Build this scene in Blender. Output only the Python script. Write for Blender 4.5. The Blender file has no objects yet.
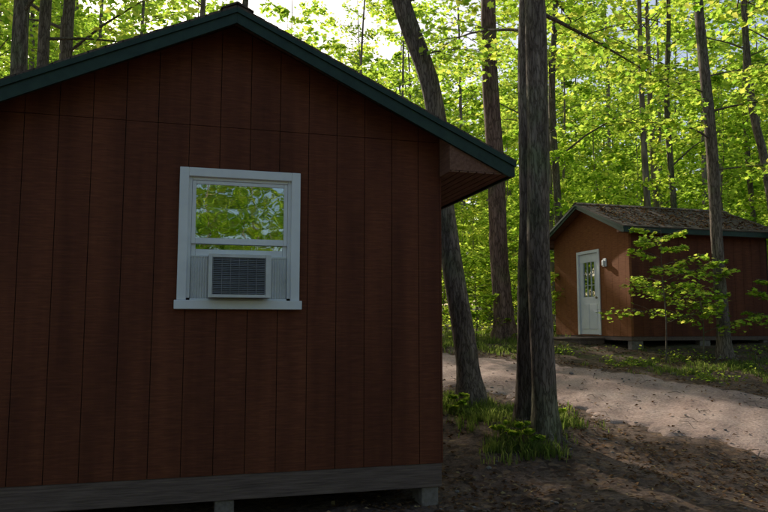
import bpy, math, random
import numpy as np
from mathutils import Vector, Matrix
R=np.random.RandomState
sc=bpy.context.scene
sc.view_settings.view_transform='Standard'; sc.view_settings.look='None'; sc.view_settings.exposure=0
EL=math.radians(31); AZ=math.radians(-27)
SUN=np.array([math.sin(AZ)*math.cos(EL),math.cos(AZ)*math.cos(EL),math.sin(EL)])

# ---------------------------------------------------------------- materials
def mat(name):
    m=bpy.data.materials.new(name); m.use_nodes=True
    nt=m.node_tree; nt.nodes.clear()
    return m,nt,nt.nodes.new,nt.links.new
def ramp(nt,stops):
    r=nt.nodes.new('ShaderNodeValToRGB'); e=r.color_ramp.elements
    e[0].position,e[0].color=stops[0][0],(*stops[0][1],1)
    e[1].position,e[1].color=stops[-1][0],(*stops[-1][1],1)
    for p,c in stops[1:-1]:
        x=e.new(p); x.color=(*c,1)
    return r
def surf(name,stops,scale=(5,5,5),nscale=3.0,detail=4,rough=.85,bump=.3,bdist=.01,spec=.3,coord='Object',stops2=None,scale2=(1,1,1),n2=1.0):
    """noise driven principled surface; optional second, larger scale multiplier"""
    m,nt,N,L=mat(name)
    tc=N('ShaderNodeTexCoord'); mp=N('ShaderNodeMapping'); mp.inputs['Scale'].default_value=scale
    L(tc.outputs[coord],mp.inputs[0])
    nz=N('ShaderNodeTexNoise'); nz.inputs['Scale'].default_value=nscale; nz.inputs['Detail'].default_value=detail; nz.inputs['Roughness'].default_value=.65
    L(mp.outputs[0],nz.inputs['Vector'])
    r=ramp(nt,stops); L(nz.outputs[0],r.inputs[0])
    col=r.outputs[0]
    if stops2:
        mp2=N('ShaderNodeMapping'); mp2.inputs['Scale'].default_value=scale2; L(tc.outputs[coord],mp2.inputs[0])
        n=N('ShaderNodeTexNoise'); n.inputs['Scale'].default_value=n2; n.inputs['Detail'].default_value=3; L(mp2.outputs[0],n.inputs['Vector'])
        r2=ramp(nt,stops2); L(n.outputs[0],r2.inputs[0])
        mx=N('ShaderNodeMixRGB'); mx.blend_type='MULTIPLY'; mx.inputs[0].default_value=1
        L(col,mx.inputs[1]); L(r2.outputs[0],mx.inputs[2]); col=mx.outputs[0]
    b=N('ShaderNodeBsdfPrincipled'); b.inputs['Roughness'].default_value=rough
    b.inputs['Specular IOR Level'].default_value=spec
    L(col,b.inputs['Base Color'])
    if bump>.1:
        bp=N('ShaderNodeBump'); bp.inputs['Strength'].default_value=bump; bp.inputs['Distance'].default_value=bdist
        L(nz.outputs[0],bp.inputs['Height']); L(bp.outputs[0],b.inputs['Normal'])
    o=N('ShaderNodeOutputMaterial'); L(b.outputs[0],o.inputs[0])
    return m

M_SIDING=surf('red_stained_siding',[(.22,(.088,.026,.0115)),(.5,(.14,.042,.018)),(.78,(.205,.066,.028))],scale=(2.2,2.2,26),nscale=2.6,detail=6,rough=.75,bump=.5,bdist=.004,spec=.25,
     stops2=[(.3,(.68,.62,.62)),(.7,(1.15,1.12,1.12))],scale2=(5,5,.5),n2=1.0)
M_SIDING_SUNLIT=surf('siding_sunlit_tint',[(.25,(.17,.052,.017)),(.5,(.28,.094,.030)),(.75,(.38,.14,.05))],scale=(2.2,2.2,22),nscale=2.6,detail=4,rough=.75,bump=.4,bdist=.004,spec=.25)  # far cabin front: orange sunlight painted into a brighter siding colour
M_BACK=surf('groove_dark',[(.3,(.03,.012,.006)),(.7,(.05,.02,.01))])
M_SKIRT=surf('weathered_skirt_board',[(.3,(.09,.06,.048)),(.7,(.20,.14,.115))],scale=(1,6,20),nscale=3,bump=.5)
M_GREEN=surf('green_trim_paint',[(.3,(.012,.032,.022)),(.7,(.024,.055,.038))],scale=(3,3,3),rough=.5,bump=.15,bdist=.003)
M_SOFFIT=surf('soffit_board',[(.3,(.14,.065,.04)),(.7,(.26,.13,.085))],scale=(20,2,20),nscale=2,bump=.3,bdist=.004)
M_WHITE=surf('white_vinyl',[(.3,(.78,.78,.78)),(.7,(.86,.86,.86))],scale=(2,2,2),rough=.4,bump=.03,spec=.5)
M_ACM=surf('appliance_white',[(.3,(.62,.62,.60)),(.7,(.74,.74,.72))],scale=(3,3,3),rough=.4,bump=.03,spec=.5)
M_ACD=surf('appliance_grille_grey',[(.3,(.24,.24,.25)),(.7,(.33,.33,.34))],scale=(3,3,3),rough=.5,bump=.03)
M_DARK=surf('interior_dark',[(.3,(.03,.025,.02)),(.7,(.05,.04,.03))])
M_BLIND=surf('blind_slat',[(.3,(.55,.54,.5)),(.7,(.65,.64,.6))])
M_BLOCK=surf('concrete_block',[(.3,(.14,.11,.09)),(.7,(.26,.22,.19))],scale=(6,6,6),bump=.6)
M_BRASS=surf('door_knob_metal',[(.3,(.3,.24,.12)),(.7,(.4,.32,.18))],rough=.3)
M_STONE=surf('stone',[(.3,(.12,.10,.09)),(.7,(.28,.25,.23))],scale=(3,3,3),bump=.5)
M_TWIG=surf('dead_twig',[(.3,(.07,.05,.035)),(.7,(.16,.12,.09))],scale=(8,8,8))

def shingle():
    m,nt,N,L=mat('asphalt_shingles')
    tc=N('ShaderNodeTexCoord')
    br=N('ShaderNodeTexBrick'); br.inputs['Scale'].default_value=1; br.inputs['Brick Width'].default_value=.3; br.inputs['Row Height'].default_value=.13; br.inputs['Mortar Size'].default_value=.006
    br.inputs['Color1'].default_value=(.085,.062,.05,1); br.inputs['Color2'].default_value=(.14,.105,.085,1); br.inputs['Mortar'].default_value=(.03,.022,.018,1)
    mp=N('ShaderNodeMapping'); mp.inputs['Rotation'].default_value=(0,0,math.pi/2); L(tc.outputs['Object'],mp.inputs[0]); L(mp.outputs[0],br.inputs['Vector'])
    nz=N('ShaderNodeTexNoise'); nz.inputs['Scale'].default_value=60; nz.inputs['Detail'].default_value=3; L(tc.outputs['Object'],nz.inputs['Vector'])
    r=ramp(nt,[(.3,(.5,.5,.5)),(.7,(1.5,1.4,1.3))]); L(nz.outputs[0],r.inputs[0])
    mx=N('ShaderNodeMixRGB'); mx.blend_type='MULTIPLY'; mx.inputs[0].default_value=1; L(br.outputs[0],mx.inputs[1]); L(r.outputs[0],mx.inputs[2])
    b=N('ShaderNodeBsdfPrincipled'); b.inputs['Roughness'].default_value=.95; L(mx.outputs[0],b.inputs['Base Color'])
    bp=N('ShaderNodeBump'); bp.inputs['Strength'].default_value=.6; bp.inputs['Distance'].default_value=.01; L(mx.outputs[0],bp.inputs['Height']); L(bp.outputs[0],b.inputs['Normal'])
    o=N('ShaderNodeOutputMaterial'); L(b.outputs[0],o.inputs[0]); return m
M_SHINGLE=shingle()

def glass():
    m,nt,N,L=mat('window_glass')
    g=N('ShaderNodeBsdfGlossy'); g.inputs['Roughness'].default_value=.015; g.inputs['Color'].default_value=(.9,.95,.92,1)
    t=N('ShaderNodeBsdfTransparent'); t.inputs['Color'].default_value=(.75,.8,.77,1)
    nz=N('ShaderNodeTexNoise'); nz.inputs['Scale'].default_value=3.5; tc=N('ShaderNodeTexCoord'); L(tc.outputs['Object'],nz.inputs['Vector'])
    bp=N('ShaderNodeBump'); bp.inputs['Strength'].default_value=.12; bp.inputs['Distance'].default_value=.01; L(nz.outputs[0],bp.inputs['Height']); L(bp.outputs[0],g.inputs['Normal'])
    lw=N('ShaderNodeLayerWeight'); lw.inputs[0].default_value=.45
    mth=N('ShaderNodeMath'); mth.operation='ADD'; mth.inputs[1].default_value=.22; mth.use_clamp=True; L(lw.outputs['Fresnel'],mth.inputs[0])
    mx=N('ShaderNodeMixShader'); L(mth.outputs[0],mx.inputs[0]); L(t.outputs[0],mx.inputs[1]); L(g.outputs[0],mx.inputs[2])
    o=N('ShaderNodeOutputMaterial'); L(mx.outputs[0],o.inputs[0]); return m
M_GLASS=glass()

def bark(name,dark,light,sc_=9):
    m,nt,N,L=mat(name)
    tc=N('ShaderNodeTexCoord'); mp=N('ShaderNodeMapping'); mp.inputs['Scale'].default_value=(1,1,.16); L(tc.outputs['Object'],mp.inputs[0])
    v=N('ShaderNodeTexVoronoi'); v.inputs['Scale'].default_value=sc_*3; v.feature='DISTANCE_TO_EDGE'
    nz=N('ShaderNodeTexNoise'); nz.inputs['Scale'].default_value=sc_; nz.inputs['Detail'].default_value=5; nz.inputs['Roughness'].default_value=.7; L(mp.outputs[0],nz.inputs['Vector'])
    mxv=N('ShaderNodeMixRGB'); mxv.inputs[0].default_value=.12; L(mp.outputs[0],mxv.inputs[1]); L(nz.outputs['Color'],mxv.inputs[2]); L(mxv.outputs[0],v.inputs['Vector'])
    r=ramp(nt,[(.3,dark),(.72,light)]); L(nz.outputs[0],r.inputs[0])
    r2=ramp(nt,[(0,(.35,.33,.3)),(.18,(1,1,1))]); L(v.outputs[0],r2.inputs[0])
    mx=N('ShaderNodeMixRGB'); mx.blend_type='MULTIPLY'; mx.inputs[0].default_value=1; L(r.outputs[0],mx.inputs[1]); L(r2.outputs[0],mx.inputs[2])
    n3=N('ShaderNodeTexNoise'); n3.inputs['Scale'].default_value=1.6; n3.inputs['Detail'].default_value=3; L(tc.outputs['Object'],n3.inputs['Vector'])
    r3=ramp(nt,[(.5,(1,1,1)),(.72,(.8,1.08,.75))]); L(n3.outputs[0],r3.inputs[0])
    mx2=N('ShaderNodeMixRGB'); mx2.blend_type='MULTIPLY'; mx2.inputs[0].default_value=1; L(mx.outputs[0],mx2.inputs[1]); L(r3.outputs[0],mx2.inputs[2])
    b=N('ShaderNodeBsdfPrincipled'); b.inputs['Roughness'].default_value=.9; b.inputs['Specular IOR Level'].default_value=.2; L(mx2.outputs[0],b.inputs['Base Color'])
    bp=N('ShaderNodeBump'); bp.inputs['Strength'].default_value=.9; bp.inputs['Distance'].default_value=.03; L(mx.outputs[0],bp.inputs['Height']); L(bp.outputs[0],b.inputs['Normal'])
    o=N('ShaderNodeOutputMaterial'); L(b.outputs[0],o.inputs[0]); return m
M_BARK=bark('maple_bark',(.10,.073,.057),(.34,.265,.21))
M_PINEBARK=bark('pine_bark',(.11,.06,.045),(.34,.21,.16),7)
def simple_bark():
    m,nt,N,L=mat('distant_bark')
    tc=N('ShaderNodeTexCoord'); mp=N('ShaderNodeMapping'); mp.inputs['Scale'].default_value=(5,5,.9); L(tc.outputs['Object'],mp.inputs[0])
    nz=N('ShaderNodeTexNoise'); nz.inputs['Scale'].default_value=2; nz.inputs['Detail'].default_value=3; L(mp.outputs[0],nz.inputs['Vector'])
    r=ramp(nt,[(.3,(.12,.09,.07)),(.7,(.38,.30,.25))]); L(nz.outputs[0],r.inputs[0])
    d=N('ShaderNodeBsdfDiffuse'); L(r.outputs[0],d.inputs[0]); o=N('ShaderNodeOutputMaterial'); L(d.outputs[0],o.inputs[0]); return m
M_BARKD=simple_bark()

def leaf(name,refl,trans,mixf=.55):
    m,nt,N,L=mat(name)
    at=N('ShaderNodeAttribute'); at.attribute_name='tint'
    r1=ramp(nt,refl); r2=ramp(nt,trans); L(at.outputs['Fac'],r1.inputs[0]); L(at.outputs['Fac'],r2.inputs[0])
    d=N('ShaderNodeBsdfDiffuse'); L(r1.outputs[0],d.inputs['Color'])
    t=N('ShaderNodeBsdfTranslucent'); L(r2.outputs[0],t.inputs['Color'])
    mx=N('ShaderNodeMixShader'); mx.inputs[0].default_value=mixf; L(d.outputs[0],mx.inputs[1]); L(t.outputs[0],mx.inputs[2])
    o=N('ShaderNodeOutputMaterial'); L(mx.outputs[0],o.inputs[0]); return m
M_LEAF=leaf('maple_leaf',[(0,(.05,.12,.02)),(1,(.16,.22,.035))],[(0,(.32,.56,.05)),(.6,(.64,.82,.09)),(1,(.95,.92,.15))],.72)
M_GRASS=leaf('grass_blade',[(0,(.05,.085,.02)),(1,(.13,.15,.05))],[(0,(.25,.40,.05)),(1,(.55,.60,.15))],.4)
M_LITTER=leaf('dry_leaf',[(0,(.06,.032,.018)),(.5,(.16,.085,.045)),(.85,(.28,.17,.09)),(1,(.36,.28,.14))],[(0,(.1,.05,.02)),(1,(.3,.16,.06))],.15)

# ---------------------------------------------------------------- mesh helpers
class MB:
    def __init__(s): s.v=[];s.f=[];s.m=[];s.t=[];s.n=0
    def add(s,v,f,m=0,t=0.5):
        v=np.asarray(v,float).reshape(-1,3); s.v.append(v)
        k=s.n
        for a in f: s.f.append(tuple(int(i)+k for i in a))
        s.m+= [m]*len(f)
        s.t+= list(t) if hasattr(t,'__len__') else [t]*len(f)
        s.n+=len(v)
    def box(s,x0,x1,y0,y1,z0,z1,m=0):
        v=[(x,y,z) for x in(x0,x1) for y in(y0,y1) for z in(z0,z1)]
        s.add(v,[(0,1,3,2),(4,6,7,5),(0,4,5,1),(2,3,7,6),(0,2,6,4),(1,5,7,3)],m)
    def prism(s,poly,y0,y1,m=0,axis='y'):
        n=len(poly)
        if axis=='y': v=[(a,y0,b) for a,b in poly]+[(a,y1,b) for a,b in poly]
        else: v=[(y0,a,b) for a,b in poly]+[(y1,a,b) for a,b in poly]
        f=[tuple(range(n)),tuple(range(2*n-1,n-1,-1))]+[(i,i+n,(i+1)%n+n,(i+1)%n) for i in range(n)]
        s.add(v,f,m)
    def arrays(s):
        return np.concatenate(s.v),np.array(s.f,dtype=np.int32),np.array(s.m,dtype=np.int32),np.array(s.t,dtype=np.float32)
    def mesh(s,name,mats,smooth=False,recalc=False):
        me=bpy.data.meshes.new(name)
        V=np.concatenate(s.v)
        me.from_pydata(V.tolist(),[],s.f)
        for m in mats: me.materials.append(m)
        me.polygons.foreach_set('material_index',np.array(s.m,dtype=np.int32))
        if smooth: me.polygons.foreach_set('use_smooth',np.array([smooth==True or (mi in smooth if isinstance(smooth,tuple) else False) for mi in s.m],dtype=bool))
        a=me.attributes.new('tint','FLOAT','FACE'); a.data.foreach_set('value',np.array(s.t,dtype=np.float32))
        me.update()
        if recalc:
            import bmesh
            b=bmesh.new(); b.from_mesh(me); bmesh.ops.recalc_face_normals(b,faces=b.faces); b.to_mesh(me); b.free()
        return me
def quad_mesh(name,V,F,M,T,mats):
    me=bpy.data.meshes.new(name)
    me.vertices.add(len(V)); me.vertices.foreach_set('co',V.astype(np.float32).ravel())
    me.loops.add(F.size); me.loops.foreach_set('vertex_index',F.astype(np.int32).ravel())
    me.polygons.add(len(F)); me.polygons.foreach_set('loop_start',np.arange(0,F.size,4,dtype=np.int32))
    for m in mats: me.materials.append(m)
    me.polygons.foreach_set('material_index',M); me.polygons.foreach_set('use_smooth',M==0)
    a=me.attributes.new('tint','FLOAT','FACE'); a.data.foreach_set('value',T.astype(np.float32))
    me.update(calc_edges=True); return me
def obj(name,me,parent=None,loc=(0,0,0),rot=0,bevel=0):
    o=bpy.data.objects.new(name,me); sc.collection.objects.link(o)
    o.location=loc; o.rotation_euler=(0,0,rot)
    if parent: o.parent=parent
    if bevel:
        b=o.modifiers.new('bevel','BEVEL'); b.width=bevel; b.segments=2; b.limit_method='ANGLE'
    return o
def empty(name,loc=(0,0,0),rot=0):
    e=bpy.data.objects.new(name,None); sc.collection.objects.link(e); e.location=loc; e.rotation_euler=(0,0,rot); e.empty_display_size=.3; return e

# ---------------------------------------------------------------- terrain
ROAD=np.array([(16,2.0),(9,6.3),(5.4,9.4),(3.3,12.0),(0.6,13.9),(-4,15.5),(-14,17.5),(-30,21)],float)
def catmull(P,n=24):
    P=np.vstack([2*P[0]-P[1],P,2*P[-1]-P[-2]]); out=[]
    for i in range(1,len(P)-2):
        for k in range(n):
            t=k/n; a,b,c,d=P[i-1],P[i],P[i+1],P[i+2]
            out.append(.5*((2*b)+(-a+c)*t+(2*a-5*b+4*c-d)*t*t+(-a+3*b-3*c+d)*t**3))
    out.append(P[-2]); return np.array(out)
RP=catmull(ROAD)
def road_d(x,y):
    x=np.atleast_1d(np.asarray(x,float)); y=np.atleast_1d(np.asarray(y,float)); d=np.full(x.shape,1e9)
    for p in RP[::4]: d=np.minimum(d,np.hypot(x-p[0],y-p[1]))
    return d
def sst(a,b,x):
    t=np.clip((x-a)/(b-a),0,1); return t*t*(3-2*t)
def gz(x,y):
    x=np.asarray(x,float); y=np.asarray(y,float)
    y0=6.4+3.2*sst(0.8,-1.6,x)
    a=np.clip(y-y0,0,None); a=np.where(a<1,.5*a*a,a-.5)
    rise=.118*np.minimum(a,10.6)+.03*np.clip(a-10.6,0,None)
    n=.035*np.sin(1.3*x+.7*y)+.025*np.sin(2.9*x-1.9*y+1)+.014*np.sin(5.3*x+4.1*y+2)+.008*np.sin(11*x-7*y)+.006*np.sin(9*y+13*x+3)
    n=n*(.45+.55*sst(3,8,np.hypot(x-5.2,y-17)))
    mound=.10*np.exp(-((x-1.7)**2+(y-9.0)**2)/.9)+.05*np.exp(-((x-1.2)**2+(y-10.4)**2)/.5)
    return rise+n-.03+mound

def axisc(parts): return np.unique(np.concatenate([np.linspace(a,b,n) for a,b,n in parts]))
gx=axisc([(-260,-40,12),(-40,-8,25),(-8,-1,30),(-1,13,150),(13,40,30),(40,260,12)])
gy=axisc([(-200,-30,8),(-30,4,30),(4,20,170),(20,45,50),(45,320,20)])
X,Y=np.meshgrid(gx,gy); Z=gz(X,Y)
nx,ny=len(gx),len(gy)
me=bpy.data.meshes.new('ground')
idx=np.arange(nx*ny).reshape(ny,nx)
F=np.stack([idx[:-1,:-1],idx[:-1,1:],idx[1:,1:],idx[1:,:-1]],-1).reshape(-1,4)
me.from_pydata(np.stack([X,Y,Z],-1).reshape(-1,3).tolist(),[],F.tolist())
me.polygons.foreach_set('use_smooth',np.ones(len(F),bool))
gr=.6*sst(1.6,3.2,road_d(X.ravel(),Y.ravel()))*sst(12.5,16,Y.ravel())
gr=np.maximum(gr,.9*sst(18,26,Y.ravel()))
gr=np.maximum(gr,.6*sst(-4,-9,X.ravel())); gr=np.maximum(gr,.5*sst(-3,-9,Y.ravel()))
at=me.attributes.new('grassy','FLOAT','POINT'); at.data.foreach_set('value',gr.astype(np.float32))
def dirt(name,c_dark,c_mid,c_light,green):
    m,nt,N,L=mat(name)
    tc=N('ShaderNodeTexCoord')
    n1=N('ShaderNodeTexNoise'); n1.inputs['Scale'].default_value=1.4; n1.inputs['Detail'].default_value=4; n1.inputs['Roughness'].default_value=.6; L(tc.outputs['Object'],n1.inputs['Vector'])
    n2=N('ShaderNodeTexNoise'); n2.inputs['Scale'].default_value=28; n2.inputs['Detail'].default_value=5; n2.inputs['Roughness'].default_value=.75; L(tc.outputs['Object'],n2.inputs['Vector'])
    r1=ramp(nt,[(.3,c_dark),(.5,c_mid),(.72,c_light)]); L(n1.outputs[0],r1.inputs[0])
    r2=ramp(nt,[(.3,(.35,.33,.3)),(.5,(.9,.9,.9)),(.7,(1.5,1.45,1.4))]); L(n2.outputs[0],r2.inputs[0])
    mx=N('ShaderNodeMixRGB'); mx.blend_type='MULTIPLY'; mx.inputs[0].default_value=1 if green else .8; L(r1.outputs[0],mx.inputs[1]); L(r2.outputs[0],mx.inputs[2])
    vo=N('ShaderNodeTexVoronoi'); vo.inputs['Scale'].default_value=17; L(tc.outputs['Object'],vo.inputs['Vector'])
    sp=N('ShaderNodeSeparateColor'); L(vo.outputs['Color'],sp.inputs[0])
    rc=ramp(nt,[(0,(.03,.018,.012)),(.4,(.09,.05,.03)),(.75,(.19,.11,.065)),(1,(.26,.17,.10))]); L(sp.outputs[0],rc.inputs[0])
    cut=ramp(nt,[(.55,(0,0,0)),(.62,(1,1,1))]); L(sp.outputs[1],cut.inputs[0])
    mm=N('ShaderNodeMath'); mm.operation='MULTIPLY'; mm.inputs[1].default_value=.75 if green else .10; L(cut.outputs[0],mm.inputs[0])
    mx2=N('ShaderNodeMixRGB'); L(mm.outputs[0],mx2.inputs[0]); L(mx.outputs[0],mx2.inputs[1]); L(rc.outputs[0],mx2.inputs[2])
    col=mx2.outputs[0]
    if green:
        a=N('ShaderNodeAttribute'); a.attribute_name='grassy'
        n3=N('ShaderNodeTexNoise'); n3.inputs['Scale'].default_value=2.2; n3.inputs['Detail'].default_value=4; L(tc.outputs['Object'],n3.inputs['Vector'])
        r3=ramp(nt,[(.4,(0,0,0)),(.6,(1,1,1))]); L(n3.outputs[0],r3.inputs[0])
        q=N('ShaderNodeMath'); q.operation='MULTIPLY'; L(a.outputs['Fac'],q.inputs[0]); L(r3.outputs[0],q.inputs[1])
        rg=ramp(nt,[(.3,(.03,.05,.012)),(.7,(.09,.12,.03))]); L(n2.outputs[0],rg.inputs[0])
        mx3=N('ShaderNodeMixRGB'); L(q.outputs[0],mx3.inputs[0]); L(col,mx3.inputs[1]); L(rg.outputs[0],mx3.inputs[2]); col=mx3.outputs[0]
    b=N('ShaderNodeBsdfPrincipled'); b.inputs['Roughness'].default_value=.95; b.inputs['Specular IOR Level'].default_value=.15; L(col,b.inputs['Base Color'])
    bp=N('ShaderNodeBump'); bp.inputs['Strength'].default_value=.8; bp.inputs['Distance'].default_value=.02; L(n2.outputs[0],bp.inputs['Height']); L(bp.outputs[0],b.inputs['Normal'])
    o=N('ShaderNodeOutputMaterial'); L(b.outputs[0],o.inputs[0]); return m
me.materials.append(dirt('forest_dirt',(.075,.05,.038),(.145,.098,.075),(.235,.165,.128),True))
obj('ground',me)
# road ribbon draped on the terrain; its outer edge dips under the ground for a ragged natural margin
T=np.gradient(RP,axis=0); T/=np.linalg.norm(T,axis=1)[:,None]; Nn=np.stack([-T[:,1],T[:,0]],1)
k=np.linspace(0,len(RP)-1,len(RP)*3); Pf=np.stack([np.interp(k,range(len(RP)),RP[:,i]) for i in(0,1)],1); Nf=np.stack([np.interp(k,range(len(RP)),Nn[:,i]) for i in(0,1)],1)
offs=np.linspace(-1,1,37); V=[]
for i in range(len(Pf)):
    for j,u in enumerate(offs):
        w=1.62+.14*math.sin(i*.31+ (2 if u>0 else 0))+.07*math.sin(i*1.1+u)
        p=Pf[i]+Nf[i]*u*w
        h=float(gz(p[0],p[1]))
        lift=.022*(1-sst(.80,1.0,abs(u)))-.05*sst(.84,1,abs(u))-.018*math.exp(-((abs(u)-.5)/.16)**2)+.012+.010*math.sin(p[0]*7+p[1]*3)*sst(.7,.9,abs(u))
        V.append((p[0],p[1],h+lift))
n=len(offs); F=[(i*n+j,i*n+j+1,(i+1)*n+j+1,(i+1)*n+j) for i in range(len(Pf)-1) for j in range(n-1)]
me=bpy.data.meshes.new('dirt_road'); me.from_pydata(V,[],F); me.polygons.foreach_set('use_smooth',np.ones(len(F),bool))
me.materials.append(dirt('packed_dirt',(.27,.185,.157),(.39,.28,.24),(.49,.37,.32),False)); obj('dirt_road',me)

# ---------------------------------------------------------------- cabins
def cabin(name,loc,rot,hw,length,zb,zt_eave,slope,fov,sov,rov,openings,pitch,seam,skirt_z,fdep,MS):
    """local frame: x along the gable front, +y into the building"""
    root=empty(name,loc,rot)
    tipx=hw+sov; ridge=zt_eave+slope*tipx
    top=lambda x: ridge-slope*abs(x)-.06
    def boards(mb,u0,u1,topf,mapf,ops,seamz=None,brk=()):
        k=math.ceil((u1-u0)/pitch); edges=[u0+i*pitch for i in range(k)]+[u1]
        pts=sorted(set([round(e,4) for e in edges]+[round(b,4) for b in brk if u0<b<u1]+[round(v,4) for o in ops for v in o[:2]]))
        es=set(round(e,4) for e in edges)
        for a,b in zip(pts[:-1],pts[1:]):
            if b-a<.004: continue
            mid=(a+b)/2
            segs=[(zb,None)]
            for o in ops:
                if o[0]<mid<o[1]: segs=[(zb,o[2]),(o[3],None)]
            for z0,z1 in segs:
                for back in (False,True):
                    ga=0 if back or a not in es else .003
                    gb=0 if back or b not in es else .003
                    parts=[(z0,z1)]
                    if not back and seamz and z1 is None and z0<seamz<topf(mid): parts=[(z0,seamz-.002),(seamz+.002,None)]
                    for q0,q1 in parts:
                        A,B=a+ga,b-gb
                        zA=q1 if q1 is not None else topf(A); zB=q1 if q1 is not None else topf(B)
                        if zA<=q0 or zB<=q0: continue
                        poly=[(A,q0),(B,q0),(B,zB),(A,zA)]
                        d0,d1=(.0,.05) if back else (-.012,-.0005)
                        if q0>zb+.5 and q1 is None and seamz and not back: d0-=.003
                        v=[mapf(u,d0,z) for u,z in poly]+[mapf(u,d1,z) for u,z in poly]
                        mb.add(v,[(0,1,2,3),(7,6,5,4),(0,4,5,1),(1,5,6,2),(2,6,7,3),(3,7,4,0)],1 if back else 0)
    mb=MB()
    boards(mb,-hw,hw,top,lambda u,d,z:(u,d,z),openings,seam,(0.0,))
    obj('siding_front',mb.mesh(name+'_front',[MS,M_BACK],recalc=True),root)
    mb=MB()
    boards(mb,-hw,hw,top,lambda u,d,z:(-u,length-d,z),[],seam,(0.0,))
    boards(mb,.052,length-.052,lambda u:top(hw),lambda u,d,z:(hw-d,u,z),[])
    boards(mb,.052,length-.052,lambda u:top(hw),lambda u,d,z:(-hw+d,u,z),[])
    obj('siding_sides',mb.mesh(name+'_sides',[M_SIDING,M_BACK],recalc=True),root)
    mb=MB()
    for sx in(-1,1):
        x=sx*hw; mb.box(min(x,x+sx*.017),max(x,x+sx*.017),-.012,.0505,zb+.002,top(hw)-.002)
    obj('corner_trim',mb.mesh(name+'_corner',[MS],recalc=True),root)
    mb=MB()
    mb.box(-hw-.004,hw+.004,-.006,.034,skirt_z,zb-.003)
    mb.box(-hw,hw,length-.04,length,skirt_z,zb-.003)
    mb.box(-hw,-hw+.04,.036,length-.042,skirt_z,zb-.003); mb.box(hw-.04,hw,.036,length-.042,skirt_z,zb-.003)
    obj('skirt_board',mb.mesh(name+'_skirt',[M_SKIRT],recalc=True),root,bevel=.004)
    mb=MB(); mb.box(-hw+.05,hw-.05,.055,length-.055,zb,zb+.03); mb.box(-hw+.06,hw-.06,.06,length-.06,top(hw)-.08,top(hw)-.05)
    obj('floor_and_ceiling',mb.mesh(name+'_floor',[M_DARK],recalc=True),root)
    mb=MB()
    for x in np.linspace(-hw+.1,hw-.1,3):
        for y in (.12,length*.5,length-.12):
            mb.box(x-.08,x+.08,y-.1,y+.2,-.6,skirt_z-.004)
    obj('foundation_block',mb.mesh(name+'_blocks',[M_BLOCK],recalc=True),root,bevel=.01)
    y0,y1=-fov,length+rov
    mb=MB(); mb.prism([(-tipx,zt_eave-.045),(0,ridge-.045),(tipx,zt_eave-.045),(tipx,zt_eave-.02),(0,ridge-.02),(-tipx,zt_eave-.02)],y0+.001,y1-.001)
    obj('roof_deck',mb.mesh(name+'_deck',[M_SOFFIT],recalc=True),root)
    mb=MB()
    c=math.hypot(1,slope); nrow=int(tipx*c/.13)
    for sx in(-1,1):
        for i in range(nrow+1):
            xa=tipx+.03-i*(tipx+.03)/(nrow+1); xb=tipx+.03-(i+1)*(tipx+.03)/(nrow+1)
            za,zb2=ridge-slope*xa,ridge-slope*xb
            poly=[(sx*xa,za-.019),(sx*xa,za+.008),(sx*xb,zb2+.0015),(sx*xb,zb2-.019)]
            mb.prism(poly,y0-.025,y1+.025)
    mb.prism([(-.14,ridge-.14*slope+.012),(0,ridge+.014),(.14,ridge-.14*slope+.012),(.14,ridge-.14*slope+.024),(0,ridge+.032),(-.14,ridge-.14*slope+.024)],y0-.035,y1+.035)
    obj('shingles',mb.mesh(name+'_shingles',[M_SHINGLE],recalc=True),root)
    mb=MB()
    for sx in(-1,1):
        for ya,yb in((y0-.018,y0+.012),(y1-.012,y1+.018)):
            mb.prism([(sx*.0005,ridge-.022),(sx*(tipx+.012),zt_eave-.022),(sx*(tipx+.012),zt_eave-fdep),(sx*(tipx-.05),zt_eave-fdep),(sx*.0005,ridge-fdep+.01)],ya,yb)
            mb.prism([(sx*.0005,ridge-.0225),(sx*(tipx+.02),zt_eave-.0225),(sx*(tipx+.02),zt_eave-.075),(sx*.0005,ridge-.065)],ya-.018 if ya<0 else yb,ya-.0005 if ya<0 else yb+.018)
        mb.box(min(sx*(tipx-.012),sx*(tipx+.011)),max(sx*(tipx-.012),sx*(tipx+.011)),y0+.014,y1-.014,zt_eave-fdep,zt_eave-.028)
    obj('fascia_trim',mb.mesh(name+'_fascia',[M_GREEN],recalc=True),root)
    mb=MB(); sz=zt_eave-fdep+.02
    for sx in(-1,1):
        k=int(round((sov-.03)/.085)); w=(sov-.03)/k
        for i in range(k):
            a=hw+.018+i*w; b=a+w-.012
            b=min(b,tipx-.014)
            mb.box(min(sx*a,sx*b),max(sx*a,sx*b),y0+.014,y1-.014,sz,sz+.012)
        for ya,yb in((y0+.0125,y0+.025),(y1-.025,y1-.0125)):
            mb.prism([(sx*(hw+.004),sz+.014),(sx*(tipx-.014),sz+.014),(sx*(tipx-.014),zt_eave-.05),(sx*(hw+.004),zt_eave+slope*(sov-.004)-.05)],ya,yb)
        mb.box(min(sx*(hw+.002),sx*(hw+.016)),max(sx*(hw+.002),sx*(hw+.016)),y0+.027,-.02,sz+.002,zt_eave+slope*sov-.06)
    obj('soffit',mb.mesh(name+'_soffit',[M_SOFFIT],recalc=True),root)
    return root

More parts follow.
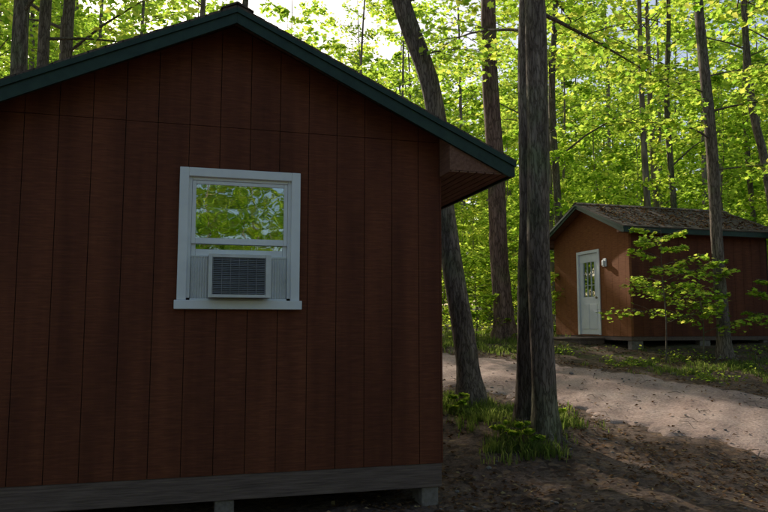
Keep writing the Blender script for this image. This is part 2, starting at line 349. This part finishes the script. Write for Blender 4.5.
near=cabin('cabin',(-1.267-.08*.9636,6.1-.08*.267,0),math.radians(15.5),1.94,4.6,.338,3.15,.461,.30,.63,.3,
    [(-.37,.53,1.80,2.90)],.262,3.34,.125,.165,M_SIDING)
def bx(mb,c,*a,m=0): mb.box(a[0]+c,a[1]+c,*a[2:],m)
C=.082
mb=MB()
bx(mb,C,-.52,-.443,-.052,-.0165,1.812,2.958); bx(mb,C,.443,.522,-.052,-.0165,1.812,2.958)
bx(mb,C,-.443,.443,-.050,-.0165,2.882,2.958)
bx(mb,C,-.54,.542,-.075,-.0165,1.734,1.811)
bx(mb,C,-.455,-.415,-.0155,.06,1.83,2.89); bx(mb,C,.415,.455,-.0155,.06,1.83,2.89); bx(mb,C,-.414,.414,-.0155,.06,2.855,2.885); bx(mb,C,-.414,.414,-.0155,.06,1.801,1.828)
obj('window_frame',mb.mesh('window_frame',[M_WHITE],recalc=True),near,bevel=.005)
mb=MB()
bx(mb,C,-.413,-.38,-.008,.014,2.30,2.853); bx(mb,C,.38,.413,-.008,.014,2.30,2.853); bx(mb,C,-.379,.379,-.008,.014,2.822,2.853); bx(mb,C,-.379,.379,-.008,.014,2.30,2.352)
bx(mb,C,-.413,-.375,.017,.04,2.20,2.62); bx(mb,C,.375,.413,.017,.04,2.20,2.62); bx(mb,C,-.374,.374,.017,.04,2.20,2.255); bx(mb,C,-.374,.374,.017,.04,2.585,2.62)
obj('window_sash',mb.mesh('window_sash',[M_WHITE],recalc=True),near,bevel=.003)
mb=MB(); bx(mb,C,-.379,.379,.0,.004,2.353,2.821); bx(mb,C,-.374,.374,.026,.03,2.256,2.584)
obj('window_glass',mb.mesh('window_glass',[M_GLASS],recalc=True),near)
mb=MB()
for z in np.arange(2.22,2.87,.024):
    v=[(-.39+C,.075,z),(.39+C,.075,z),(.39+C,.096,z+.009),(-.39+C,.096,z+.009)]
    mb.add(v,[(0,1,2,3)])
bx(mb,C,-.39,.39,.07,.10,2.868,2.90)
obj('window_blind',mb.mesh('window_blind',[M_BLIND]),near)
AC=empty('air_conditioner'); AC.parent=near
mb=MB()
ax0,ax1,az0,az1=-.265,.255,1.83,2.197
y_f=-.20
bx(mb,C,ax0,ax0+.03,y_f,.12,az0,az1); bx(mb,C,ax1-.045,ax1,y_f,.12,az0,az1)
bx(mb,C,ax0+.0305,ax1-.0455,y_f+.001,.12,az1-.028,az1-.001); bx(mb,C,ax0+.0305,ax1-.0455,y_f+.001,.12,az0+.001,az0+.026)
bx(mb,C,ax0+.031,ax1-.046,.05,.11,az0+.027,az1-.029)
for i in range(6): bx(mb,C,ax1+.0004,ax1+.003,y_f+.03+i*.022,y_f+.042+i*.022,az0+.06,az1-.07)
obj('casing',mb.mesh('ac_casing',[M_ACM],recalc=True),AC,bevel=.004)
mb=MB()
bx(mb,C,ax0+.032,ax1-.047,y_f+.035,y_f+.045,az0+.028,az1-.03,m=1)
for i in range(20):
    z=az0+.034+i*.0155
    v=[(ax0+.032+C,y_f+.006,z),(ax1-.047+C,y_f+.006,z),(ax1-.047+C,y_f+.022,z+.009),(ax0+.032+C,y_f+.022,z+.009)]
    mb.add(v+[(a,b,c+.002) for a,b,c in v],[(0,1,2,3),(7,6,5,4),(0,4,5,1),(2,6,7,3)])
for i in range(7):
    x=ax0+.035+i*(ax1-ax0-.09)/6
    bx(mb,C,x,x+.004,y_f+.003,y_f+.0055,az0+.028,az1-.03)
obj('grille',mb.mesh('ac_grille',[M_ACD,M_DARK],recalc=False),AC)
mb=MB()
for a,b in((-.413,ax0-.002),(ax1+.002,.413)):
    nrib=7; w=(b-a)/nrib
    poly=[(a,.0)]
    for i in range(nrib): poly+= [(a+(i+.5)*w,-.008 ),(a+(i+1)*w,.0)]
    v=[(p[0]+C,p[1]+.012,z) for z in(1.83,2.198) for p in poly]; n=len(poly)
    mb.add(v,[(i,i+1,n+i+1,n+i) for i in range(n-1)])
    bx(mb,C,a,b,.0,.02,2.186,2.199)
obj('side_panel',mb.mesh('ac_side',[M_ACM]),AC)

ZF=1.22
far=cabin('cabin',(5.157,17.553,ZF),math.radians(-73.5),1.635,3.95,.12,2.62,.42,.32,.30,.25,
    [(-.46,.46,.14,2.20)],.262,None,.02,.15,M_SIDING_SUNLIT)
mb=MB()
mb.box(-.50,-.42,-.045,-.0165,.135,2.24); mb.box(.42,.50,-.045,-.0165,.135,2.24); mb.box(-.419,.419,-.045,-.0165,2.165,2.24)
mb.box(-.46,-.421,-.016,.05,.14,2.19); mb.box(.421,.46,-.016,.05,.14,2.19)
obj('door_frame',mb.mesh('door_frame',[M_WHITE],recalc=True),far,bevel=.004)
mb=MB()
d0,d1=-.005,.03
mb.box(-.418,.418,d0,d1,.145,1.08); mb.box(-.418,-.27,d0,d1,1.081,1.95); mb.box(.27,.418,d0,d1,1.081,1.95); mb.box(-.418,.418,d0,d1,1.951,2.163)
mb.box(-.269,-.25,d0-.012,d1,1.081,1.949);mb.box(.25,.269,d0-.012,d1,1.081,1.949)
for i in(1,2):
    x=-.25+i*.5/3; mb.box(x-.006,x+.006,d0-.002,d1-.01,1.082,1.948)
    z=1.081+i*.868/3; mb.box(-.249,.249,d0-.001,d1-.012,z-.006,z+.006)
for xa in(-.33,.03):
    mb.box(xa,xa+.30,d0-.012,d0-.001,.28,.90)
obj('door',mb.mesh('door',[M_WHITE],recalc=True),far,bevel=.004)
mb=MB(); mb.box(-.249,.249,.012,.016,1.083,1.947); obj('door_glass',mb.mesh('door_glass',[M_GLASS],recalc=True),far)
bpy.ops.mesh.primitive_uv_sphere_add(segments=16,ring_count=8,radius=.032,location=(.36,-.05,1.05)); k=bpy.context.object; k.name='door_knob'; k.data.materials.append(M_BRASS); k.parent=far
mb=MB(); mb.box(-.66,.66,-.72,-.03,.03,.075); mb.box(-.64,-.56,-.7,-.04,-.35,.029); mb.box(.56,.64,-.7,-.04,-.35,.029); mb.box(-.555,.555,-.7,-.66,-.20,.029)
obj('door_step',mb.mesh('door_step',[M_SKIRT],recalc=True),far,bevel=.006)
mb=MB(); mb.box(.66,.80,-.05,-.0165,1.78,1.98); mb.box(.69,.77,-.10,-.0505,1.80,1.93); obj('porch_light',mb.mesh('porch_light',[M_WHITE],recalc=True),far,bevel=.01)

# ---------------------------------------------------------------- vegetation
def leafpoly(maple):
    if not maple: return np.array([(-.5,0),(.05,.36),(.55,0),(.05,-.36)])
    h=[(-.42,.10),(-.30,.46),(-.05,.30),(.12,.56),(.22,.20)]
    p=[(-.5,0)]+h+[(.62,0)]+[(a,-b) for a,b in h[::-1]]
    return np.array(p)
def add_leaves(mb,c,size,rng,tilt=.5,m=1,maple=False,fold=.12,tint=None,flat=0):
    c=np.asarray(c,float); n=len(c)
    if n==0: return
    nr=np.stack([rng.normal(0,tilt,n),rng.normal(0,tilt,n),np.ones(n)],1); nr/=np.linalg.norm(nr,axis=1)[:,None]
    ph=rng.uniform(0,2*np.pi,n); a=np.stack([np.cos(ph),np.sin(ph),-.25*np.ones(n)*(1-flat)],1)
    a-=nr*(a*nr).sum(1)[:,None]; a/=np.linalg.norm(a,axis=1)[:,None]; b=np.cross(nr,a)
    P=leafpoly(maple); k=len(P)
    s=size*rng.uniform(.65,1.25,n)
    V=c[:,None,:]+s[:,None,None]*(P[None,:,0,None]*a[:,None,:]+P[None,:,1,None]*b[:,None,:]+np.abs(P[None,:,1,None])*fold*2*nr[:,None,:])
    F=np.arange(n*k).reshape(n,k)
    mb.add(V.reshape(-1,3),F.tolist(),m,(rng.uniform(0,1,n) if tint is None else tint).tolist())
def tube(mb,P,r,seg=8,m=0,rough=0,rng=None):
    P=np.asarray(P,float); r=np.asarray(r,float); n=len(P)
    T=np.gradient(P,axis=0); T/=np.linalg.norm(T,axis=1)[:,None]
    V=[]; up=np.array([.13,1,.07]) if abs(T[0][2])>.7 else np.array([0,0,1.])
    for i in range(n):
        a=np.cross(up,T[i]); a/=np.linalg.norm(a); b=np.cross(T[i],a)
        for j in range(seg):
            th=2*math.pi*j/seg; rr=r[i]
            if rough: rr*=1+rough*(math.sin(th*3+i*.35)+.6*math.sin(th*5-i*.5)+.4*rng.normal())*.5
            V.append(P[i]+rr*(math.cos(th)*a+math.sin(th)*b))
    F=[(i*seg+j,i*seg+(j+1)%seg,(i+1)*seg+(j+1)%seg,(i+1)*seg+j) for i in range(n-1) for j in range(seg)]
    mb.add(V,F,m)
def smooth_path(P,n):
    P=np.array(P,float); q=catmull(P,max(2,n//(len(P)-1))); return q
def branch(mb,rng,p0,p1,r0,ntw,nlf,tw,ls,tilt=.5,maple=False,seg=5,arch=.12,twiggeo=False,start=.25):
    p0=np.array(p0,float);p1=np.array(p1,float); L=np.linalg.norm(p1-p0)
    m1=p0+(p1-p0)*.5+np.array([rng.normal(0,.05*L),rng.normal(0,.05*L),arch*L])
    t=np.linspace(0,1,7 if seg>4 else 4)[:,None]; P=(1-t)**2*p0+2*t*(1-t)*m1+t*t*p1
    tube(mb,P,r0*(1-.85*t[:,0]),seg)
    d=p1-p0; d[2]=0; d/=max(np.linalg.norm(d),1e-6); C=[]
    for i in range(ntw):
        u=start+(1-start)*(i+rng.uniform(.2,.8))/ntw
        b=(1-u)**2*p0+2*u*(1-u)*m1+u*u*p1
        side=1 if i%2 else -1; ang=side*rng.uniform(.35,1.25)
        dd=np.array([d[0]*math.cos(ang)-d[1]*math.sin(ang),d[0]*math.sin(ang)+d[1]*math.cos(ang),rng.normal(.02,.18)])
        l=tw*rng.uniform(.6,1.2)*(1.15-.5*u)
        e=b+dd*l
        if twiggeo: tube(mb,[b,(b+e)/2+np.array([0,0,.04*l]),e],[r0*.25+.002,r0*.15+.002,.0015],4)
        k=rng.uniform(.12,1.05,nlf); s=rng.uniform(-.34,.34,nlf)*l*(1-.45*k)
        pr=np.array([-dd[1],dd[0],0])
        C.append(b+dd*l*k[:,None]+pr*s[:,None]+np.stack([np.zeros(nlf),np.zeros(nlf),rng.normal(-.05,.09*tw,nlf)-.12*l*k**2],1))
    add_leaves(mb,np.concatenate(C),ls,rng,tilt,1,maple)
def tall_tmpl(seed,h,r,base,spread,nlimb,ntw,nlf,ls,lean=.6):
    rng=R(seed); mb=MB()
    P=[(0,0,-.4)]
    px=py=0
    for i in range(1,7):
        px+=rng.normal(0,.16*lean); py+=rng.normal(0,.16*lean); P.append((px,py,h*i/6))
    P=smooth_path(P,18); n=len(P); tt=np.linspace(0,1,n)
    rr=r*(1-.88*tt)+.35*r*np.exp(-tt*40)
    tube(mb,P,rr,7)
    for i in range(nlimb):
        u=base+(.98-base)*(i+rng.uniform(0,1))/nlimb; j=int(u*(n-1)); b=P[j]
        a=i*2.4+rng.normal(0,.4); v=(u-base)/(1-base)
        Lh=spread*(.55+.9*v-1.15*v*v)*rng.uniform(.7,1.25)
        e=b+np.array([math.cos(a)*Lh,math.sin(a)*Lh,Lh*rng.uniform(.15,.7)])
        branch(mb,rng,b,e,rr[j]*.35,ntw,nlf,Lh*.5+.25,ls,.55,seg=4)
    return mb.arrays()
TALL=[tall_tmpl(10+i,h,r,b,s,18,7,16,.23) for i,(h,r,b,s) in enumerate([(20,.12,.28,2.8),(22,.14,.36,3.1),(17,.09,.22,2.5),(23,.15,.42,3.2)])]
UND=[tall_tmpl(30+i,h,r,b,s,18,7,18,.15,.5) for i,(h,r,b,s) in enumerate([(6.5,.03,.12,1.8),(8.5,.04,.16,2.2),(4.6,.022,.08,1.5)])]
FARW=[tall_tmpl(50+i,h,r,b,s,28,7,12,.40,.5) for i,(h,r,b,s) in enumerate([(21,.12,.05,3.6),(24,.14,.08,4.0)])]
MIDW=[tall_tmpl(60+i,h,r,b,s,26,7,13,.22,.5) for i,(h,r,b,s) in enumerate([(10,.06,.06,2.2),(12,.07,.10,2.6)])]

rng=R(5)
H=SUN[:2]/np.linalg.norm(SUN[:2])
def corridor(x,y,tx,ty,w,amax):
    rx,ry=x-tx,y-ty; a=rx*H[0]+ry*H[1]; p=abs(rx*H[1]-ry*H[0]); return 0<a<amax and p<w
def ok(x,y,tall):
    if road_d(x,y)[0]<(2.3 if tall else 2.6): return False
    if -6.5<x<2.8 and -9<y<12.6: return False
    if math.hypot(x,y)<9: return False
    if 0<x<13.5 and 0<y<(21.5 if x>3.2 else 17): return False
    if corridor(x,y,4.6,11.3,3.7 if tall else 1.8,35 if tall else 10): return False
    if corridor(x,y,7.4,14.2,1.8 if tall else 1.4,33 if tall else 9): return False
    if corridor(x,y,5.0,17.8,2.4 if tall else 1.8,32 if tall else 10): return False
    if corridor(x,y,1.6,9.2,1.4,32 if tall else 8): return False
    return True
placed=[]; G=[]
REG={None:(-9,9),'cone':(-.62,.62),'right':(.05,.60),'left':(-.62,.05),'topleft':(-.62,-.28),'mid':(-.17,.07)}
def scatter(n,T,x0,x1,y0,y1,tall,mind,smin=.85,smax=1.2,region=None):
    c=0; tries=0; lo_,hi_=REG[region]
    while c<n and tries<n*80:
        tries+=1
        x=rng.uniform(x0,x1); y=rng.uniform(y0,y1)
        if region and not (lo_*y-(2 if lo_<-.5 else 0)<x<hi_*y+(3 if hi_>.5 else 0)): continue
        if not ok(x,y,tall): continue
        if any((x-a)**2+(y-b)**2<mind*mind for a,b in placed): continue
        placed.append((x,y)); c+=1
        V,F,M,t=T[rng.randint(len(T))]
        s=rng.uniform(smin,smax); m=(Matrix.Rotation(rng.normal(0,.025),3,'X')@Matrix.Rotation(rng.normal(0,.025),3,'Y')@Matrix.Rotation(rng.uniform(0,6.28),3,'Z'))
        W=(V*np.array([s,s,s*rng.uniform(.92,1.1)]))@np.array(m).T+np.array([x,y,float(gz(x,y))-.05])
        G.append((W,F,M,t*.6+.4*rng.uniform()))
def flush(name):
    off=0; Fs=[]
    for W,F,M,t in G: Fs.append(F+off); off+=len(W)
    me=quad_mesh(name,np.concatenate([a[0] for a in G]),np.concatenate(Fs),np.concatenate([a[2] for a in G]),np.concatenate([a[3] for a in G]),[M_BARKD,M_LEAF])
    G.clear(); return obj(name,me)
scatter(13,TALL,3,30,20,38,True,3.2,region='right'); scatter(4,TALL,-10,4,18,38,True,3.2,region='mid')
scatter(20,TALL,-28,-5,19,44,True,2.4,.9,1.2,region='topleft')
scatter(50,UND,1,28,18,38,False,1.6,.9,1.3,region='right'); scatter(12,UND,-22,4,18,38,False,1.8,region='left')
scatter(18,TALL,2,40,38,56,True,3.0,.9,1.2,region='right'); scatter(4,TALL,-36,4,38,64,True,3.2,.9,1.2,region='left')
scatter(34,UND,2,40,38,54,False,2.2,1.1,1.8,region='right')
scatter(62,FARW,3,50,54,76,True,2.3,.85,1.2,region='right')
scatter(20,FARW,-36,-14,46,66,True,2.6,.95,1.3,region='topleft')
scatter(13,FARW,-14,6,58,74,True,2.2,1.15,1.4,region='mid')
scatter(10,FARW,-58,5,72,95,True,2.6,.85,1.1,region='left')
scatter(20,MIDW,-6,18,-26,-13,True,2.0,.9,1.15); scatter(26,UND,-4,16,-18,-9.5,False,1.3,.9,1.2)
scatter(5,TALL,-24,-9,-8,14,True,2.6); scatter(5,TALL,14,26,-8,15,True,2.6)
scatter(6,UND,-22,-9,-8,14,False,1.5); scatter(6,UND,14,26,-8,15,False,1.5)
flush('distant_forest')

def near_tree(name,seed,path,radii,limbs=(),crown=None,barkm=M_BARK,ls=.10,extra=(),seg=16,flare=.5):
    rng=R(seed); mb=MB()
    P=smooth_path(path,60); n=len(P); k=np.linspace(0,len(path)-1,n); rr=np.interp(k,range(len(path)),radii)
    hz=P[:,2]-P[0,2]; rr=rr*(1+flare*np.exp(-np.clip(hz-.25,0,None)*4.5))
    tube(mb,P,rr,seg,0,.10,rng)
    for ep,er in extra:
        Q=smooth_path(ep,48); kk=np.linspace(0,len(ep)-1,len(Q)); q=np.interp(kk,range(len(ep)),er)
        hz=Q[:,2]-Q[0,2]; tube(mb,Q,q*(1+flare*np.exp(-np.clip(hz-.25,0,None)*4.5)),seg,0,.10,rng)
    b=P[0]
    for i in range(5):
        a=i*1.26+rng.uniform(-.3,.3); L=radii[0]*rng.uniform(2.2,3.4)
        e=b+np.array([math.cos(a)*L,math.sin(a)*L,0]); e[2]=float(gz(e[0],e[1]))-.05
        mdl=b+np.array([math.cos(a)*L*.45,math.sin(a)*L*.45,0]); mdl[2]=float(gz(mdl[0],mdl[1]))+.03
        st=b.copy(); st[2]=float(gz(b[0],b[1]))+.22
        tube(mb,smooth_path([st,mdl,e],10),np.linspace(radii[0]*.5,.02,len(smooth_path([st,mdl,e],10))),7)
    for p0,p1,r0,nt_,nl in limbs:
        branch(mb,rng,p0,p1,r0,nt_,nl,.75,ls,.5,True,6,.08,True,.2)
    if crown:
        z0,spread,nl=crown
        cand=[i for i in range(n) if P[i][2]>z0]
        for i in range(nl):
            j=cand[int(len(cand)*(i+.5)/nl)]; a=i*2.4+rng.normal(0,.4); Lh=spread*rng.uniform(.6,1.2)
            branch(mb,rng,P[j],P[j]+np.array([math.cos(a)*Lh,math.sin(a)*Lh,Lh*rng.uniform(.1,.6)]),rr[j]*.35,7,13,Lh*.45+.2,.19,.55,seg=4)
    return obj(name,mb.mesh(name,[barkm,M_LEAF],smooth=(0,)))
g=lambda x,y: float(gz(x,y))-.12
near_tree('maple_tree',101,[(1.28,10.4,g(1.28,10.4)),(1.2,10.45,1.3),(.95,10.6,3.2),(.74,10.6,5.2),(.25,10.6,6.8),(-.2,10.7,9),(-.3,10.9,12),(0,11,17)],[.165,.16,.155,.145,.14,.13,.11,.04],crown=(9,2.6,9),
   limbs=[((.3,10.6,6.7),(2.9,9.8,6.4),.03,12,24),((.6,10.6,5.8),(1.9,12.5,6.6),.02,9,20)])
near_tree('maple_tree',102,[(1.93,8.5,g(1.93,8.5)),(1.90,8.5,1.6),(1.90,8.52,3.2),(1.93,8.55,5.2),(1.9,8.6,8),(1.8,8.7,12),(1.9,8.8,18)],[.145,.140,.135,.130,.12,.09,.03],
   extra=[([(1.76,8.85,g(1.76,8.85)),(1.78,8.78,1.5),(1.82,8.72,3.0),(1.85,8.75,5.2),(2.1,9.0,8),(2.7,9.2,12)],[.13,.12,.115,.11,.09,.04])],flare=.32,
   crown=(8.5,2.8,9),limbs=[((1.93,8.55,5.3),(.9,11.5,6.2),.025,10,20),((1.95,8.6,5.6),(4.6,10.6,5.2),.03,15,26),((1.95,8.6,6.4),(5.6,9.6,6.0),.03,15,26),((1.95,8.6,6.0),(3.6,12.2,6.6),.03,14,26)])
near_tree('pine_tree',103,[(3.05,17.7,g(3.05,17.7)),(2.95,17.7,3),(2.85,17.7,6),(2.75,17.75,10),(2.9,17.8,16),(2.9,17.8,21)],[.25,.23,.22,.19,.13,.04],crown=(11,2.6,9),barkm=M_PINEBARK)
near_tree('maple_tree',104,[(7.15,14.8,g(7.15,14.8)),(7.1,14.8,3),(7.05,14.8,6),(6.95,14.9,10),(7.1,15,17)],[.135,.12,.115,.09,.03],crown=(8.5,2.4,8),
   limbs=[((7.05,14.8,5.6),(4.9,13.6,5.6),.025,13,26),((7.05,14.8,6.2),(8.8,13.2,6.0),.025,12,26),((7.08,14.8,4.9),(9.2,14.4,4.9),.02,10,22),((7.05,14.8,6.6),(5.2,15.4,7.4),.02,12,26),((7.05,14.8,7.0),(9.2,15.6,7.4),.02,12,26)],ls=.12,flare=.4)
near_tree('maple_tree',105,[(9.6,16.6,g(9.6,16.6)),(9.45,16.6,3),(9.2,16.6,5.5),(8.9,16.6,8),(9,16.6,15)],[.11,.10,.095,.085,.03],crown=(7.5,2.4,9),flare=.4)
for i,(x,y,r) in enumerate([(-6.9,12.8,.16),(-7.0,13.9,.13),(-6.9,14.7,.14),(-3.9,18.5,.12)]):
    near_tree('maple_tree',110+i,[(x,y,g(x,y)),(x+.05,y,4),(x,y,8),(x+.1,y,12),(x,y,18)],[r,r*.95,r*.85,r*.6,.03],crown=(7.0,2.8,14) if i<3 else (9,2.2,8),flare=.4)
for i,(x,y,r) in enumerate([(5.6,22.5,.13),(9.8,23.5,.11),(4.3,21,.07),(13.0,24.5,.10)]):
    near_tree('maple_tree',120+i,[(x,y,g(x,y)),(x+.1,y,4),(x-.05,y,9),(x+.15,y,13),(x,y,20)],[r,r*.95,r*.85,r*.6,.03],crown=(6.5,2.7,13),flare=.4)

def sapling(name,seed,x,y,h,spread,nl,ls,lower=.25,stem=.018,leanx=0,maple=True):
    rng=R(seed); mb=MB(); z=float(gz(x,y))-.05
    P=smooth_path([(x,y,z),(x+.03+leanx*.3,y,z+h*.35),(x+leanx*.7,y+.05,z+h*.7),(x+leanx,y,z+h)],18); n=len(P)
    tube(mb,P,np.linspace(stem,.004,n),6)
    for i in range(nl):
        u=lower+(1-lower)*(i+.5)/nl; j=min(int(u*(n-1)),n-1); a=i*2.4+rng.normal(0,.3); L=spread*(1.1-.65*u)*rng.uniform(.7,1.2)
        branch(mb,rng,P[j],P[j]+np.array([math.cos(a)*L,math.sin(a)*L,L*rng.uniform(.05,.35)]),stem*.4,8,11,L*.45,ls,.4,maple,4,.05,True,.15)
    return obj(name,mb.mesh(name,[M_BARK,M_LEAF],smooth=(0,)))
sapling('maple_sapling',201,5.75,14.4,2.9,1.25,15,.09,.3)
sapling('maple_sapling',202,6.6,14.6,2.1,1.0,11,.09,.3)
sapling('maple_sapling',203,8.5,15.2,2.0,.8,9,.09,.3)
sapling('maple_sapling',204,2.3,17.6,1.6,.8,10,.10,.2)
sapling('maple_sapling',205,4.1,19.4,3.0,1.3,14,.11,.2)
sapling('maple_seedling',210,1.60,8.15,.40,.22,5,.06,.4,.006)
sapling('maple_seedling',211,1.42,8.45,.28,.18,4,.05,.4,.005)
sapling('maple_seedling',212,1.05,9.9,.40,.25,6,.06,.3,.005)
sapling('maple_seedling',213,2.15,9.6,.35,.25,6,.06,.3,.005)

def grass(name,patches,seed):
    rng=R(seed); mb=MB()
    for cx,cy,rx,ry,n,h in patches:
        nt_=max(1,n//14)
        tx=cx+rng.normal(0,rx,nt_); ty=cy+rng.normal(0,ry,nt_)
        keep=(road_d(tx,ty)>1.45)&~((np.abs(tx-4.6)<.75)&(np.abs(ty-17.1)<.9))&((np.sin(tx*4.1+ty*2.7)+np.sin(tx*2.3-ty*5.1)+rng.normal(0,.5,nt_)>-.2)|(cy<12)); tx,ty=tx[keep],ty[keep]
        x=np.repeat(tx,14)+rng.normal(0,.05,len(tx)*14); y=np.repeat(ty,14)+rng.normal(0,.05,len(tx)*14); m=len(x)
        if m==0: continue
        z=gz(x,y); a=rng.uniform(0,6.28,m); hh=h*rng.uniform(.4,1.2,m); w=rng.uniform(.003,.007,m)*(1+cy*.03); ben=rng.uniform(.2,.9,m)*hh
        dx,dy=np.cos(a),np.sin(a)
        v=np.empty((m,5,3))
        v[:,0]=np.stack([x-dy*w,y+dx*w,z-.02],1); v[:,1]=np.stack([x+dy*w,y-dx*w,z-.02],1)
        v[:,2]=np.stack([x+dy*w*.8+dx*ben*.3,y-dx*w*.8+dy*ben*.3,z+hh*.6],1); v[:,3]=np.stack([x-dy*w*.8+dx*ben*.3,y+dx*w*.8+dy*ben*.3,z+hh*.6],1)
        v[:,4]=np.stack([x+dx*ben,y+dy*ben,z+hh*.92],1)
        i0=np.arange(m)[:,None]*5
        t=rng.uniform(0,1,m).tolist()
        mb.add(v.reshape(-1,3),np.concatenate([i0+np.array([[0,1,2,3]])]).tolist(),0,t)
        mb.n-=m*5; mb.add(np.zeros((0,3)),(i0+np.array([[3,2,4]])).tolist(),0,t); mb.n+=m*5
    return obj(name,mb.mesh(name,[M_GRASS]))
grass('grass',[(1.7,9.3,.35,.35,2200,.15),(1.2,10.2,.3,.4,1500,.15),(2.3,9.7,.25,.3,600,.12),(1.6,8.1,.25,.2,900,.16),
   (2.6,16.3,1.3,.6,5000,.14),(1.0,16.6,1.0,.6,3000,.14),(5.9,13.7,.9,.45,3200,.10),(7.9,13.2,1.2,.6,3600,.11),(9.3,13,1,1.2,2500,.12),
   (3.4,19,2,1.2,4000,.2),(-3,19,3,1.5,3000,.2)],7)
rng=R(9); mb=MB()
n=26000; x=rng.uniform(-22,34,n); y=17.2+rng.beta(1,1.6,n)*38
cl=np.sin(x*1.7+y*.9)+np.sin(x*.6-y*1.3+2)+rng.normal(0,.6,n); keep=(cl>-.3)&(road_d(x,y)>1.9)&~((x>4.2)&(x<11)&(y<21))
x,y=x[keep],y[keep]; z=gz(x,y)+rng.uniform(.03,.45,len(x))*np.clip(cl[keep],.2,1.6)/1.3
add_leaves(mb,np.stack([x,y,z],1),.15,rng,.5,0)
n=4600; x=rng.uniform(3.5,12,n); y=rng.uniform(11,16,n); cl=np.sin(x*3.1+y*2.2)+np.sin(x*1.6-y*3.3+2)+rng.normal(0,.35,n)
keep=(cl>.65)&(road_d(x,y)>1.7)&(np.hypot(x-4.6,y-17.1)>1.3)&~((y>15.6)&(x>5.2)); x,y=x[keep],y[keep]
add_leaves(mb,np.stack([x,y,gz(x,y)+rng.uniform(.02,.16,len(x))],1),.07,rng,.5,0)
obj('undergrowth',mb.mesh('undergrowth',[M_LEAF]))
rng=R(12); mb=MB()
n=26000; x=rng.uniform(-.5,12,n); y=4.5+rng.beta(1.1,1.5,n)*14
rd=road_d(x,y); keep=rng.uniform(0,1,n)<np.where(rd<1.5,.10,1)*np.clip(.5+.5*np.sin(x*1.9+y)+.4*np.sin(2.3*y-x),.18,1)
x,y=x[keep],y[keep]
add_leaves(mb,np.stack([x,y,gz(x,y)+.012+.03*(road_d(x,y)<1.75)],1),.055,rng,.28,0,False,.2,flat=1)
obj('leaf_litter',mb.mesh('leaf_litter',[M_LITTER]))
mb=MB(); n=1600; x=rng.uniform(0,1.9,n)*np.where(rng.uniform(size=n)<.85,1,-1); y=rng.uniform(-.25,4.1,n)
add_leaves(mb,np.stack([x,y,2.62+.42*1.935-.42*np.abs(x)+.016],1),.07,rng,.3,0,False,.2,flat=1)
obj('roof_leaf_litter',mb.mesh('roof_leaf_litter',[M_LITTER]),far)
mb=MB()
for i in range(170):
    x=rng.uniform(.6,8); y=rng.uniform(5.5,13)
    a=rng.uniform(0,6.28); L=rng.uniform(.06,.35); z=float(gz(x,y))+.012+(.03 if road_d(x,y)[0]<1.8 else 0)
    x2=x+math.cos(a)*L; y2=y+math.sin(a)*L
    tube(mb,[(x,y,z),((x+x2)/2+.02,(y+y2)/2,z+.012),(x2,y2,float(gz(x2,y2))+.012)],[.004,.004,.002],5)
obj('fallen_twigs',mb.mesh('fallen_twigs',[M_TWIG]))
mb=MB()
import bmesh
bm=bmesh.new(); bmesh.ops.create_icosphere(bm,subdivisions=1,radius=1); iv=np.array([v.co[:] for v in bm.verts]); fi=[[v.index for v in f.verts] for f in bm.faces]; bm.free()
for i in range(420):
    x=rng.uniform(.4,9); y=rng.uniform(5.2,13.5); s=rng.uniform(.006,.022)*(1+ (rng.uniform()<.06)*1.5)
    v=iv*(1+rng.normal(0,.14,(len(iv),1)))*s*np.array([rng.uniform(.8,1.4),1,.6])+np.array([x,y,float(gz(x,y))+.005+(.03 if road_d(x,y)[0]<1.6 else 0)])
    mb.add(v,fi)
obj('pebbles',mb.mesh('pebbles',[M_STONE]))

# ---------------------------------------------------------------- light, sky, camera
w=bpy.data.worlds.new('World'); sc.world=w; w.use_nodes=True; nt=w.node_tree; bg=nt.nodes['Background']
sky=nt.nodes.new('ShaderNodeTexSky'); sky.sky_type='NISHITA'; sky.sun_disc=False
sky.sun_elevation=EL; sky.sun_rotation=AZ%(2*math.pi); sky.air_density=1; sky.dust_density=3
nt.links.new(sky.outputs[0],bg.inputs[0]); bg.inputs[1].default_value=.15
ld=bpy.data.lights.new('sun','SUN'); ld.energy=5; ld.angle=math.radians(.5); ld.color=(1,.92,.78)
lo=bpy.data.objects.new('sun',ld); sc.collection.objects.link(lo); lo.rotation_euler=Vector((-SUN).tolist()).to_track_quat('-Z','Y').to_euler(); lo.location=(-10,30,30)
cd=bpy.data.cameras.new('camera'); cam=bpy.data.objects.new('camera',cd); sc.collection.objects.link(cam); sc.camera=cam
cd.sensor_width=36; cd.lens=32.8; cd.clip_end=1000
cam.location=(0,0,1.6); cam.rotation_euler=(math.radians(90+5.63),0,0)
